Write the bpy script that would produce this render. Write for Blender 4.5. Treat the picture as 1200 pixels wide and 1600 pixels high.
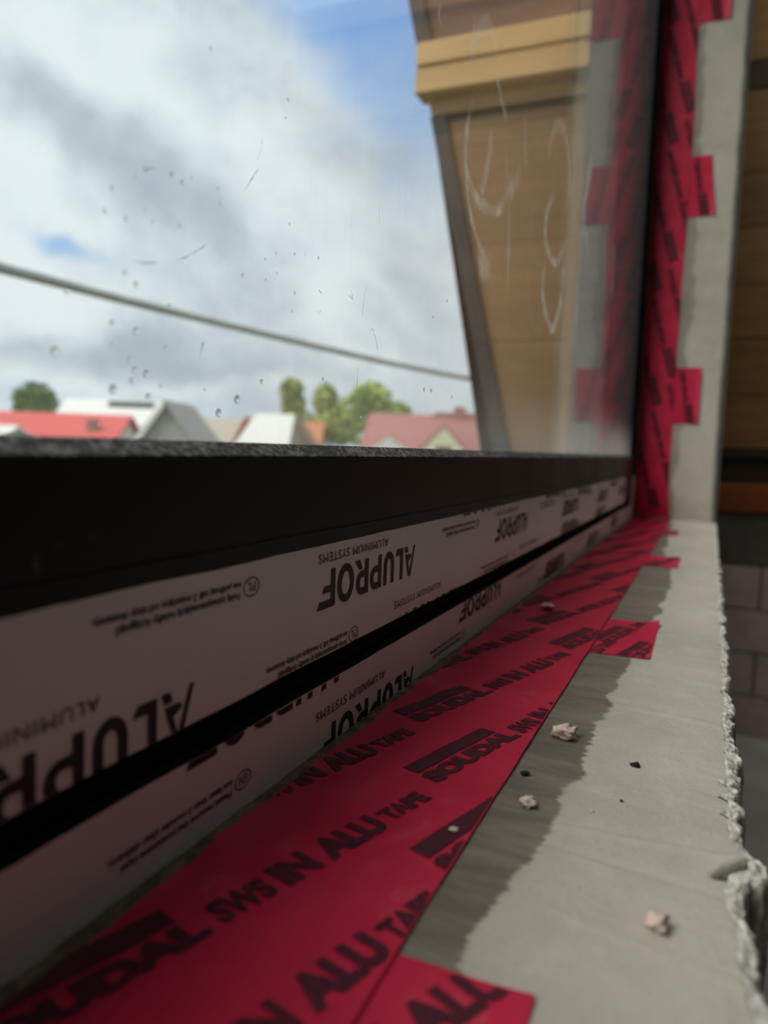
import bpy, bmesh, math, random
from mathutils import Vector, Matrix, noise as mnoise

for o in list(bpy.data.objects): bpy.data.objects.remove(o)
scene = bpy.context.scene
COL = scene.collection
random.seed(7)

# ------------------------------------------------------------------ camera
ZC = 1.0175                       # lens height above the room floor; sill top lies at 0.90
FPX = 1180.0
_vx = Vector((510, 84, -FPX)).normalized()
_s = .0351
_t = (510*_s + 84)/FPX
_u = Vector((_s, 1, _t)); _u = (_u - _vx*_u.dot(_vx)).normalized()
_vy = _u.cross(_vx)
RM = Matrix((_vx, _vy, _u))       # camera axes -> world (X along window, Y outdoors, Z up)
cam_d = bpy.data.cameras.new('camera')
cam = bpy.data.objects.new('camera', cam_d); COL.objects.link(cam)
cam_d.sensor_fit = 'VERTICAL'; cam_d.sensor_height = 24; cam_d.sensor_width = 18
cam_d.lens = FPX/1600*24
cam_d.clip_start = .005; cam_d.clip_end = 600
cam.matrix_world = Matrix.Translation((0, 0, ZC)) @ RM.to_4x4()
cam_d.dof.use_dof = True
cam_d.dof.focus_distance = .325
cam_d.dof.aperture_fstop = 5.2
scene.camera = cam
def ray(px, py): return RM @ Vector((px-600, 800-py, -FPX))

# ------------------------------------------------------------------ view / world / sun
vs = scene.view_settings
vs.view_transform = 'Standard'; vs.look = 'None'; vs.gamma = 1; vs.use_curve_mapping = False
vs.exposure = 0.0
scene.cycles.max_bounces = 8; scene.cycles.diffuse_bounces = 4; scene.cycles.glossy_bounces = 4
scene.cycles.transparent_max_bounces = 16; scene.cycles.transmission_bounces = 6

world = bpy.data.worlds.new('sky'); scene.world = world; world.use_nodes = True
NT = world.node_tree; NT.nodes.clear()
def N(t, **kw):
    n = NT.nodes.new(t)
    for k, v in kw.items(): setattr(n, k, v)
    return n
def Lk(a, b): NT.links.new(a, b)
def inp(node, i, v):
    if hasattr(v, 'links'): Lk(v, node.inputs[i])
    else: node.inputs[i].default_value = v
def M(op, a, b=0., c=None, clamp=False):
    n = N('ShaderNodeMath', operation=op); n.use_clamp = clamp
    inp(n, 0, a); inp(n, 1, b)
    if c is not None: inp(n, 2, c)
    return n.outputs[0]
def VM(op, a, b=None, out=0):
    n = N('ShaderNodeVectorMath', operation=op); inp(n, 0, a)
    if b is not None: inp(n, 1, b)
    return n.outputs[out]
def smooth(x, lo, hi):
    n = N('ShaderNodeMapRange'); n.interpolation_type = 'SMOOTHSTEP'
    inp(n, 0, x); n.inputs[1].default_value = lo; n.inputs[2].default_value = hi
    return n.outputs[0]
def mixc(f, a, b):
    n = N('ShaderNodeMix', data_type='RGBA'); inp(n, 0, f)
    for i, v in ((6, a), (7, b)):
        if hasattr(v, 'links'): Lk(v, n.inputs[i])
        else: n.inputs[i].default_value = (*v, 1)
    return n.outputs[2]
DIR = N('ShaderNodeTexCoord').outputs['Generated']
def wnoise(vec, scale, detail=6, rough=.55, dist=0.):
    n = N('ShaderNodeTexNoise'); Lk(vec, n.inputs['Vector'])
    n.inputs['Scale'].default_value = scale; n.inputs['Detail'].default_value = detail
    n.inputs['Roughness'].default_value = rough; n.inputs['Distortion'].default_value = dist
    return n.outputs[0]
# cloud banks are drawn out along one wind direction
wind = (ray(520, 420) - ray(0, 120)).normalized()
along = VM('DOT_PRODUCT', DIR, tuple(wind), 1)
sc_ = N('ShaderNodeVectorMath', operation='SCALE'); sc_.inputs[0].default_value = tuple(wind*.55); Lk(along, sc_.inputs['Scale'])
PW = VM('SUBTRACT', DIR, sc_.outputs[0])
warp = N('ShaderNodeVectorMath', operation='SCALE')
def cloudpatch(px, py, ang, a, b):
    """soft elliptical bank of cloud (or gap) around one direction of the sky; 1 in the middle"""
    c = ray(px, py).normalized()
    e1 = ray(px+math.cos(ang)*60, py+math.sin(ang)*60).normalized() - c
    e1 = (e1 - c*e1.dot(c)).normalized(); e2 = c.cross(e1)
    d = VM('SUBTRACT', DIRW, tuple(c))
    x = M('MULTIPLY', VM('DOT_PRODUCT', d, tuple(e1), 1), 1/a)
    y = M('MULTIPLY', VM('DOT_PRODUCT', d, tuple(e2), 1), 1/b)
    z = M('MULTIPLY', VM('DOT_PRODUCT', d, tuple(c), 1), 1/a)
    r2 = M('ADD', M('ADD', M('MULTIPLY', x, x), M('MULTIPLY', y, y)), M('MULTIPLY', z, z))
    return M('POWER', 2.718, M('MULTIPLY', r2, -1.))
wn = N('ShaderNodeTexNoise'); Lk(DIR, wn.inputs['Vector']); wn.inputs['Scale'].default_value = 9.; wn.inputs['Detail'].default_value = 4.
ws = N('ShaderNodeVectorMath', operation='SCALE'); Lk(VM('SUBTRACT', wn.outputs['Color'], (.5, .5, .5)), ws.inputs[0]); ws.inputs['Scale'].default_value = .10
DIRW = VM('ADD', DIR, ws.outputs[0])
n_big = wnoise(PW, 3.4, 7, .55, .3)
n_mid = wnoise(PW, 8.5, 7, .6, .25)
n_fine = wnoise(DIR, 16, 5, .6, .3)
lum = M('ADD', M('MULTIPLY', n_big, .75), M('MULTIPLY', n_mid, .55))
lum = M('ADD', lum, M('MULTIPLY', n_fine, .28))
lum = M('SUBTRACT', lum, .73)
for (px, py, ang, a, b, w) in ((300, 330, .66, .16, .045, -.17), (130, 170, .5, .12, .04, -.05), (170, 110, .50, .22, .04, .24), (330, 340, .6, .10, .04, -.08), (60, 60, .4, .1, .03, .08),
                               (40, 420, .9, .09, .10, .16), (150, 560, .06, .30, .022, -.17), (20, 20, .6, .10, .05, -.06),
                               (420, 390, .3, .14, .06, .15), (620, 450, 1.3, .12, .05, -.10), (560, 260, .1, .10, .03, -.10), (90, 470, .1, .2, .03, .12),
                               (60, 290, .6, .10, .03, .14), (180, 605, 0., .3, .012, .10)):
    lum = M('ADD', lum, M('MULTIPLY', cloudpatch(px, py, ang, a, b), w))
cloud = mixc(smooth(lum, -.24, .22), (.53, .615, .69), (1.00, 1.08, 1.12))
gap = M('ADD', M('MULTIPLY', wnoise(PW, 5.0, 5, .5, .4), 1.0), M('MULTIPLY', n_mid, 1.0))
gap = M('SUBTRACT', gap, 1.30)
for (px, py, ang, a, b, w) in ((570, 50, .5, .20, .12, .50), (620, 150, 1.2, .18, .11, .40), (80, 370, .25, .04, .018, .62), (470, 10, 0., .12, .04, .3), (125, 395, .3, .05, .014, .36), (470, 400, .3, .12, .08, .22), (640, 340, 1., .2, .08, .20),
                               (400, 635, .03, .40, .022, .46), (30, 560, 0, .1, .02, .0)):
    gap = M('ADD', gap, M('MULTIPLY', cloudpatch(px, py, ang, a, b), w))
blue = smooth(gap, -.10, .66)
sep = N('ShaderNodeSeparateXYZ'); Lk(DIR, sep.inputs[0])
bluec = mixc(smooth(sep.outputs[2], 0., .5), (.52, .73, .98), (.20, .48, 1.0))
skyc = mixc(M('MULTIPLY', blue, .85), cloud, bluec)
skyc = mixc(smooth(sep.outputs[2], .0, -.04), skyc, (.10, .12, .07))
bg = N('ShaderNodeBackground'); Lk(skyc, bg.inputs[0]); bg.inputs[1].default_value = .92
wo = N('ShaderNodeOutputWorld'); Lk(bg.outputs[0], wo.inputs[0])

sun_d = bpy.data.lights.new('veiled_sun', 'SUN'); sun = bpy.data.objects.new('veiled_sun', sun_d); COL.objects.link(sun)
sun_d.energy = 3.4; sun_d.angle = math.radians(50); sun_d.color = (1, .95, .87)
SUN_FROM = Vector((-.65, .52, .95)).normalized()        # outdoors, high, behind thin cloud
sun.rotation_euler = (-SUN_FROM).to_track_quat('-Z', 'Y').to_euler()
sun.location = (0, 6, 9)

# ------------------------------------------------------------------ materials
class Mat:
    def __init__(s, name):
        s.m = bpy.data.materials.new(name); s.m.use_nodes = True
        s.t = s.m.node_tree; s.b = s.t.nodes['Principled BSDF']
        s.out = s.t.nodes['Material Output']
    def n(s, t, **kw):
        n = s.t.nodes.new(t)
        for k, v in kw.items(): setattr(n, k, v)
        return n
    def l(s, a, b): s.t.links.new(a, b)
    def coord(s, kind='pos'):
        if kind == 'pos': return s.n('ShaderNodeNewGeometry').outputs['Position']
        return s.n('ShaderNodeTexCoord').outputs['Object']
    def noise(s, vec, scale, detail=4, rough=.55, dist=0., stretch=None):
        if stretch:
            mp = s.n('ShaderNodeMapping'); mp.inputs['Scale'].default_value = stretch; s.l(vec, mp.inputs[0]); vec = mp.outputs[0]
        n = s.n('ShaderNodeTexNoise'); s.l(vec, n.inputs['Vector'])
        n.inputs['Scale'].default_value = scale; n.inputs['Detail'].default_value = detail
        n.inputs['Roughness'].default_value = rough; n.inputs['Distortion'].default_value = dist
        return n.outputs[0]
    def math(s, op, a, b=0., clamp=False):
        n = s.n('ShaderNodeMath', operation=op); n.use_clamp = clamp
        for i, v in ((0, a), (1, b)):
            if hasattr(v, 'links'): s.l(v, n.inputs[i])
            else: n.inputs[i].default_value = v
        return n.outputs[0]
    def rng(s, x, lo, hi, a=0., b=1., sm=True):
        n = s.n('ShaderNodeMapRange'); n.interpolation_type = 'SMOOTHSTEP' if sm else 'LINEAR'
        s.l(x, n.inputs[0])
        for i, v in ((1, lo), (2, hi), (3, a), (4, b)): n.inputs[i].default_value = v
        return n.outputs[0]
    def mix(s, f, a, b):
        n = s.n('ShaderNodeMix', data_type='RGBA')
        if hasattr(f, 'links'): s.l(f, n.inputs[0])
        else: n.inputs[0].default_value = f
        for i, v in ((6, a), (7, b)):
            if hasattr(v, 'links'): s.l(v, n.inputs[i])
            else: n.inputs[i].default_value = (*v, 1)
        return n.outputs[2]
    def col(s, c):
        if hasattr(c, 'links'): s.l(c, s.b.inputs['Base Color'])
        else: s.b.inputs['Base Color'].default_value = (*c, 1)
        return s
    def rough(s, r, spec=.5):
        if hasattr(r, 'links'): s.l(r, s.b.inputs['Roughness'])
        else: s.b.inputs['Roughness'].default_value = r
        s.b.inputs['Specular IOR Level'].default_value = spec
        return s
    def bump(s, h, strength=.3, dist=.001):
        n = s.n('ShaderNodeBump'); n.inputs['Strength'].default_value = strength; n.inputs['Distance'].default_value = dist
        s.l(h, n.inputs['Height']); s.l(n.outputs[0], s.b.inputs['Normal']); return s

def simple(name, c, r=.6, spec=.4, var=.15, scale=8., bump=0., bd=.001, kind='pos', stretch=None):
    m = Mat(name); v = m.noise(m.coord(kind), scale, 5, .6, .2, stretch)
    m.col(m.mix(m.rng(v, .3, .7), tuple(x*(1-var) for x in c), tuple(min(1, x*(1+var)) for x in c)))
    m.rough(r, spec)
    if bump: m.bump(v, bump, bd)
    return m.m

def mk_black():
    m = Mat('black_powder_coat'); p = m.coord()
    fine = m.noise(p, 900, 3, .6); sp = m.noise(p, 260, 2, .5); blot = m.noise(p, 14, 4, .6)
    dust = m.math('MULTIPLY', m.rng(sp, .70, .78), m.rng(blot, .45, .65))
    m.col(m.mix(m.math('MULTIPLY', dust, .35), m.mix(m.rng(blot, .3, .7), (.007, .0075, .010), (.013, .0135, .017)), (.22, .21, .20)))
    m.rough(m.rng(blot, .2, .8, .38, .52), .22); m.bump(fine, .12, .0002)
    return m.m
def mk_gasket():
    m = Mat('dusty_rubber'); p = m.coord()
    a = m.noise(p, 420, 4, .7); b = m.noise(p, 36, 4, .6)
    f = m.math('MULTIPLY', m.rng(a, .40, .68), m.rng(b, .30, .62, .25, 1.))
    m.col(m.mix(f, (.030, .030, .031), (.36, .345, .33))); m.rough(.75, .3); m.bump(a, .5, .0004)
    return m.m
def mk_film():
    m = Mat('white_protective_film'); p = m.coord()
    b = m.noise(p, 5, 4, .6, .3); w = m.noise(p, 26, 3, .5, .6, (1, 1, .5))
    sp = m.noise(p, 330, 2, .5); sm_ = m.rng(sp, .74, .80)
    c = m.mix(m.rng(b, .3, .7), (.70, .68, .685), (.79, .775, .78))
    m.col(m.mix(m.math('MULTIPLY', sm_, .5), c, (.25, .19, .17))); m.rough(.34, .45); m.bump(w, .10, .002)
    return m.m
def mk_tape():
    m = Mat('red_tape_foil'); p = m.coord()
    b = m.noise(p, 22, 4, .6, .4); weave = m.noise(p, 1100, 2, .5); cr = m.noise(p, 60, 5, .65, .8)
    dust = m.math('MULTIPLY', m.rng(cr, .52, .75), m.rng(b, .45, .7))
    c = m.mix(m.rng(b, .3, .7), (.52, .010, .050), (.62, .017, .068))
    m.col(m.mix(m.math('MULTIPLY', dust, .30), c, (.62, .30, .32))); m.rough(.42, .28); m.bump(weave, .18, .0003)
    return m.m
def mk_ink(name, c):
    m = Mat(name); v = m.noise(m.coord(), 500, 4, .6)
    m.col(m.mix(m.rng(v, .35, .75), c, tuple(x*1.7 for x in c))); m.rough(.5, .3); return m.m
def mk_plaster():
    m = Mat('grey_cement_plaster'); p = m.coord()
    blot = m.noise(p, 9, 5, .6, .3); fine = m.noise(p, 500, 4, .7); mid = m.noise(p, 60, 5, .65, .3)
    streak = m.noise(p, 26, 5, .65, .4, (3.6, .7, 1.)); jag = m.noise(p, 34, 4, .7, .2, (7.5, .45, 1))
    base = m.mix(m.rng(blot, .3, .7), (.465, .42, .36), (.575, .525, .455))
    base = m.mix(m.math('MULTIPLY', m.rng(mid, .50, .72), .45), base, (.64, .60, .54))
    base = m.mix(m.math('MULTIPLY', m.rng(fine, .52, .70), .30), base, (.36, .33, .29))
    base = m.mix(m.math('MULTIPLY', m.rng(m.noise(p, 190, 3, .6), .66, .74), .5), base, (.30, .27, .23))
    sepx = m.n('ShaderNodeSeparateXYZ'); m.l(p, sepx.inputs[0])
    X, Y = sepx.outputs[0], sepx.outputs[1]
    # damp primer brushed along the window: its own ragged outline
    bx = m.n('ShaderNodeFloatCurve'); cv = bx.mapping.curves[0]
    pts = [(-.1, .046), (.10, .045), (.16, .0435), (.19, .0415), (.235, .0392), (.29, .0352), (.36, .0372), (.44, .0335), (.50, .0295), (.66, .0290), (.77, .0262), (.87, .036), (.95, .041), (1.2, .05), (1.5, .052)]
    for i, (a, b_) in enumerate(pts):
        q = ((a+.1)/1.6, b_*10)
        if i == 0: cv.points[0].location = q
        elif i == len(pts)-1: cv.points[-1].location = q
        else: cv.points.new(*q)
    bx.mapping.update()
    m.l(m.math('DIVIDE', m.math('ADD', X, .1), 1.6), bx.inputs['Value'])
    edge = m.math('MULTIPLY', bx.outputs[0], .1)
    jag2 = m.noise(p, 75, 4, .7, .3, (9., .5, 1)); lob = m.noise(p, 26, 2, .5)
    edge = m.math('ADD', edge, m.math('MULTIPLY', m.math('SUBTRACT', jag, .5), .007))
    edge = m.math('ADD', edge, m.math('MULTIPLY', m.math('SUBTRACT', jag2, .5), .006))
    edge = m.math('ADD', edge, m.math('MULTIPLY', m.math('SUBTRACT', lob, .5), .018))
    wet = m.rng(m.math('SUBTRACT', Y, edge), -.0009, .0012)
    wet = m.math('MULTIPLY', wet, m.rng(X, 1.46, 1.40))
    rv = m.noise(p, 9, 4, .6, .3)
    wr = m.rng(m.math('SUBTRACT', Y, m.math('ADD', .052, m.math('MULTIPLY', m.math('SUBTRACT', rv, .5), .06))), -.003, .004)
    wet = m.math('ADD', wet, m.math('MULTIPLY', m.math('MULTIPLY', wr, m.rng(X, 1.49, 1.50)), .6))
    scr = m.noise(p, 60, 5, .7, .3, (9., .6, 1.))
    wetc = m.mix(m.rng(streak, .35, .68), (.165, .140, .110), (.250, .215, .172))
    wetc = m.mix(m.math('MULTIPLY', m.rng(scr, .60, .72), .55), wetc, (.36, .33, .27))
    m.col(m.mix(wet, base, wetc)); m.rough(m.rng(wet, 0, 1, .85, .6), .3)
    m.bump(m.math('ADD', m.math('MULTIPLY', fine, .6), m.math('MULTIPLY', mid, .8)), .55, .0011)
    return m.m
def mk_wood(name, a, b, stretch, rough=.6, spread=.2):
    m = Mat(name); p = m.coord()
    g = m.noise(p, 7, 6, .65, .6, stretch); k = m.noise(p, 2.2, 3, .5)
    oi = m.n('ShaderNodeObjectInfo').outputs['Random']
    c = m.mix(m.rng(g, .3, .7), a, b)
    c = m.mix(m.rng(k, .4, .75, 0, .35), c, tuple(x*.6 for x in a))
    h = m.n('ShaderNodeHueSaturation'); m.l(c, h.inputs['Color']); m.l(m.rng(oi, 0, 1, 1-spread, 1+spread, False), h.inputs['Value'])
    m.col(h.outputs[0]); m.rough(rough, .3); m.bump(g, .15, .002); return m.m
def mk_glass():
    m = Mat('window_glass'); m.t.nodes.remove(m.b)
    p = m.coord()
    lw = m.n('ShaderNodeLayerWeight'); lw.inputs['Blend'].default_value = .5
    f = lw.outputs['Facing']
    f5 = m.math('POWER', f, 5.)
    fr = m.math('ADD', m.math('MULTIPLY', f5, .74), .035)
    tr = m.n('ShaderNodeBsdfTransparent'); tr.inputs[0].default_value = (.965, .985, .98, 1)
    gl = m.n('ShaderNodeBsdfGlossy'); gl.inputs['Roughness'].default_value = .012
    mx = m.n('ShaderNodeMixShader'); m.l(fr, mx.inputs[0]); m.l(tr.outputs[0], mx.inputs[1]); m.l(gl.outputs[0], mx.inputs[2])
    # dust film settled on the pane, thickest along the bottom edge
    s = m.n('ShaderNodeSeparateXYZ'); m.l(p, s.inputs[0])
    zz = m.math('SUBTRACT', s.outputs[2], ZC)
    c1 = m.noise(p, 9, 5, .6, .5, (1, 1, .35)); c2 = m.noise(p, 160, 4, .7); c3 = m.noise(p, 60, 5, .7, .3, (3., 1, .18))
    low = m.rng(zz, .09, -.005, 0, 1)
    low = m.math('MULTIPLY', m.math('POWER', low, 2.2), m.rng(c1, .25, .6, .35, 1.))
    low = m.math('MULTIPLY', low, m.rng(s.outputs[0], .35, 1.1, .22, 1.))
    veil = m.math('ADD', m.math('MULTIPLY', low, .42), m.math('MULTIPLY', m.rng(c3, .5, .72), .018))
    veil = m.math('ADD', veil, m.math('MULTIPLY', m.rng(c2, .70, .78), .10))
    veil = m.math('ADD', veil, .02)
    tl = m.n('ShaderNodeBsdfTranslucent'); tl.inputs[0].default_value = (.80, .78, .74, 1)
    df = m.n('ShaderNodeBsdfDiffuse'); df.inputs[0].default_value = (.80, .78, .74, 1)
    dd = m.n('ShaderNodeMixShader'); dd.inputs[0].default_value = .45; m.l(df.outputs[0], dd.inputs[1]); m.l(tl.outputs[0], dd.inputs[2])
    mx2 = m.n('ShaderNodeMixShader'); m.l(veil, mx2.inputs[0]); m.l(mx.outputs[0], mx2.inputs[1]); m.l(dd.outputs[0], mx2.inputs[2])
    m.l(mx2.outputs[0], m.out.inputs[0]); return m.m
def mk_veil(name, c, alpha, sc):
    m = Mat(name); m.t.nodes.remove(m.b); p = m.coord()
    v = m.noise(p, sc, 4, .65, .4)
    tr = m.n('ShaderNodeBsdfTransparent')
    tl = m.n('ShaderNodeBsdfTranslucent'); tl.inputs[0].default_value = (*c, 1)
    df = m.n('ShaderNodeBsdfDiffuse'); df.inputs[0].default_value = (*c, 1)
    dd = m.n('ShaderNodeMixShader'); dd.inputs[0].default_value = .5; m.l(df.outputs[0], dd.inputs[1]); m.l(tl.outputs[0], dd.inputs[2])
    at = m.n('ShaderNodeAttribute'); at.attribute_name = 'fade'
    mx = m.n('ShaderNodeMixShader'); m.l(m.math('MULTIPLY', m.rng(v, .3, .68, .15*alpha, alpha), at.outputs['Fac']), mx.inputs[0]); m.l(tr.outputs[0], mx.inputs[1]); m.l(dd.outputs[0], mx.inputs[2])
    m.l(mx.outputs[0], m.out.inputs[0]); return m.m
def mk_water():
    m = Mat('water_drop'); b = m.b
    b.inputs['Base Color'].default_value = (.95, .97, .97, 1); b.inputs['Roughness'].default_value = .0
    b.inputs['IOR'].default_value = 1.33; b.inputs['Transmission Weight'].default_value = 1.
    return m.m

BLACKD = simple('groove_rubber', (.004, .004, .005), .8, .05, .2, 60)
BLACK, GASKET, FILM, TAPE, PLASTER, GLASS = mk_black(), mk_gasket(), mk_film(), mk_tape(), mk_plaster(), mk_glass()
INK = mk_ink('film_print_ink', (.012, .010, .013))
TINK = mk_ink('tape_print_ink', (.060, .006, .014))
CHIPW = simple('broken_white_plaster', (.66, .62, .56), .95, .15, .38, 210, .9, .002)
CRUMB = simple('pink_plaster_crumb', (.80, .61, .55), .85, .2, .12, 300, .5, .0005)
LINT = simple('dark_lint', (.03, .032, .025), .9, .1, .3, 400)
FOAM = simple('joint_foam', (.17, .135, .085), .9, .1, .4, 160, .6, .001)
BLOCK = simple('clay_block', (.64, .52, .43), .9, .2, .12, 12, .3, .002)
MORTAR = simple('mortar', (.27, .225, .185), .95, .1, .15, 30)
CONC = simple('ring_beam_concrete', (.16, .14, .115), .9, .2, .15, 10)
FLOORM = simple('screed_floor', (.60, .545, .485), .8, .3, .12, 4)
WALLM = simple('room_wall_plaster', (.10, .10, .10), .9, .2, .1, 3)
PLANK = mk_wood('interior_plank_wood', (.27, .135, .045), (.36, .19, .065), (1, .5, 5))
ORANGE = mk_wood('orange_beam_wood', (.33, .085, .018), (.42, .12, .028), (1, .5, 5))
DARKW = mk_wood('dark_beam_wood', (.065, .040, .016), (.09, .055, .022), (1, .5, 5))
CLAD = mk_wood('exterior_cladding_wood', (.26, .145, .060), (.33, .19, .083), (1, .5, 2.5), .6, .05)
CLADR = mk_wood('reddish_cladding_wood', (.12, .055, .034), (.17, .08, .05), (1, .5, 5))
BEAMW = mk_wood('pale_batten_wood', (.70, .43, .18), (.78, .51, .23), (1, .5, 5))
FASCIA = simple('dark_fascia', (.035, .032, .032), .6, .3, .2, 6)
SOAP = mk_veil('dried_soap_smear', (.90, .86, .82), .55, 60)
DIRT = mk_veil('dark_dirt_streak', (.05, .05, .05), .75, 400)
WATER = mk_water()

# ------------------------------------------------------------------ builders
WL = {}
def wloc(o): return WL.get(o.name, Vector((0, 0, 0)))
def tag(o, label=None, cat=None, group=None, kind=None):
    for k, v in (('label', label), ('category', cat), ('group', group), ('kind', kind)):
        if v: o[k] = v
    return o
def empty(name, loc, **kw):
    o = bpy.data.objects.new(name, None); COL.objects.link(o); o.location = loc
    o.empty_display_size = .05; WL[o.name] = Vector(loc); return tag(o, **kw)
def link_mesh(name, me, mat, parent=None, origin=None, smooth=False, **kw):
    if origin is None:
        vs_ = [v.co for v in me.vertices]
        mn = [min(v[i] for v in vs_) for i in range(3)]; mx_ = [max(v[i] for v in vs_) for i in range(3)]
        origin = Vector(((mn[0]+mx_[0])/2, (mn[1]+mx_[1])/2, mn[2]))
    me.transform(Matrix.Translation(-origin))
    if smooth:
        for p in me.polygons: p.use_smooth = True
    me.materials.append(mat)
    o = bpy.data.objects.new(name, me); COL.objects.link(o)
    WL[o.name] = Vector(origin)
    if parent:
        o.parent = parent; o.location = origin - wloc(parent)
    else: o.location = origin
    return tag(o, **kw)
def obj(name, verts, faces, mat, parent=None, rel=True, **kw):
    """one mesh object from world points; rel: z given from lens height"""
    dz = ZC if rel else 0
    me = bpy.data.meshes.new(name)
    me.from_pydata([(v[0], v[1], v[2]+dz) for v in verts], [], faces); me.update()
    bm = bmesh.new(); bm.from_mesh(me); bmesh.ops.recalc_face_normals(bm, faces=bm.faces); bm.to_mesh(me); bm.free()
    return link_mesh(name, me, mat, parent, **kw)
def boxv(x0, x1, y0, y1, z0, z1, base=0):
    v = [(x, y, z) for z in (z0, z1) for y in (y0, y1) for x in (x0, x1)]
    f = [(0, 2, 3, 1), (4, 5, 7, 6), (0, 1, 5, 4), (2, 6, 7, 3), (0, 4, 6, 2), (1, 3, 7, 5)]
    return v, [tuple(i+base for i in q) for q in f]
def boxes(name, lst, mat, parent=None, bevel=0., **kw):
    V, F = [], []
    for b in lst:
        v, f = boxv(*b, base=len(V)); V += v; F += f
    o = obj(name, V, F, mat, parent, **kw)
    if bevel:
        md = o.modifiers.new('edge', 'BEVEL'); md.width = bevel; md.segments = 2; md.limit_method = 'ANGLE'
    return o
def extrude_x(name, prof, x0, x1, mat, parent=None, n=1, **kw):
    """closed (y, z) outline pushed along the window"""
    k = len(prof); V, F = [], []
    for i in range(n+1):
        x = x0+(x1-x0)*i/n; V += [(x, y, z) for y, z in prof]
    for i in range(n):
        for j in range(k):
            a, b = i*k+j, i*k+(j+1) % k; F.append((a, b, b+k, a+k))
    F.append(tuple(range(k))); F.append(tuple(n*k+j for j in reversed(range(k))))
    return obj(name, V, F, mat, parent, **kw)
def prism(name, pts, dirv, mat, parent=None, rel=True, **kw):
    """planar outline pushed along dirv"""
    k = len(pts); d = Vector(dirv)
    V = [tuple(p) for p in pts]+[tuple(Vector(p)+d) for p in pts]
    F = [tuple(range(k)), tuple(k+i for i in reversed(range(k)))]+[(i, (i+1) % k, k+(i+1) % k, k+i) for i in range(k)]
    return obj(name, V, F, mat, parent, rel, **kw)
def fbm(x, y, z=0., o=4): return mnoise.fractal(Vector((x, y, z)), 1., 2., o)

# --- flat lettering -------------------------------------------------
def text_mesh(s, bold=0., spacing=1.):
    """flat mesh polygons of a word, normalised: cap height 1, x from 0"""
    cu = bpy.data.curves.new('t', 'FONT'); cu.body = s; cu.offset = bold; cu.space_character = spacing; cu.resolution_u = 3
    ob = bpy.data.objects.new('t', cu); COL.objects.link(ob)
    dg = bpy.context.evaluated_depsgraph_get()
    me = bpy.data.meshes.new_from_object(ob.evaluated_get(dg))
    V = [(v.co.x, v.co.y) for v in me.vertices]; F = [tuple(p.vertices) for p in me.polygons]
    bpy.data.objects.remove(ob); bpy.data.curves.remove(cu); bpy.data.meshes.remove(me)
    x0 = min(v[0] for v in V); k = 1/.70
    V = [((x-x0)*k, y*k) for x, y in V]
    return V, F
_tc = {}
def word(s, bold=0., spacing=1.):
    key = (s, bold, spacing)
    if key not in _tc: _tc[key] = text_mesh(*key)
    return _tc[key]
def ring(cx, cy, rx, ry, tx, ty, a0, a1, n):
    V, F = [], []
    for i in range(n+1):
        a = a0+(a1-a0)*i/n; c, s = math.cos(a), math.sin(a)
        V += [(cx+rx*c, cy+ry*s), (cx+(rx-tx)*c, cy+(ry-ty)*s)]
    for i in range(n): F.append((2*i, 2*i+2, 2*i+3, 2*i+1))
    return V, F
def shape(parts):
    V, F = [], []
    for p in parts:
        if isinstance(p, tuple): v, f = p
        else: v, f = p, [tuple(range(len(p)))]
        b = len(V); V += list(v); F += [tuple(i+b for i in q) for q in f]
    return V, F
def logo():
    PI = math.pi; t = .235; L = []
    def put(parts, x):
        v, f = shape(parts); L.append(([(a+x, b) for a, b in v], f))
    put([[(0, 0), (.13, 0), (.52, 1), (.37, 1)], [(.70, 0), (.95, 0), (.86, .20), (.63, .20)],
         [(.40, .26), (.86, .26), (.56, 1), (.52, 1), (.47, .87), (.60, .50), (.36, .38)]], 0)
    put([[(0, 0), (t, 0), (t, 1), (0, 1)], [(t, 0), (.50, 0), (.62, .21), (t, .21)]], 1.06)
    put([[(0, .42), (t, .42), (t, 1), (0, 1)], [(.80-t, .42), (.80, .42), (.80, 1), (.80-t, 1)], ring(.40, .42, .40, .43, t, .22, PI, 2*PI, 12)], 1.80)
    put([[(0, 0), (t, 0), (t, 1), (0, 1)], [(t, .80), (.45, .80), (.45, 1), (t, 1)], [(t, .30), (.45, .30), (.45, .50), (t, .50)], ring(.45, .65, .36, .35, t, .20, -PI/2, PI/2, 10)], 2.78)
    put([[(0, 0), (t, 0), (t, 1), (0, 1)], [(t, .80), (.45, .80), (.45, 1), (t, 1)], [(t, .30), (.45, .30), (.45, .50), (t, .50)], ring(.45, .65, .36, .35, t, .20, -PI/2, PI/2, 10),
         [(.42, .26), (.62, .26), (.90, 0), (.60, -.02)]], 3.72)
    put([ring(.50, .5, .50, .53, .24, .21, 0, 2*PI, 24)], 4.68)
    put([[(0, 0), (t, 0), (t, 1), (0, 1)], [(t, .79), (.86, .79), (.98, 1), (t, 1)], [(t, .42), (.62, .42), (.70, .60), (t, .60)]], 5.82)
    return shape(L)
LOGO = logo(); LOGO_W = 6.80
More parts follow.
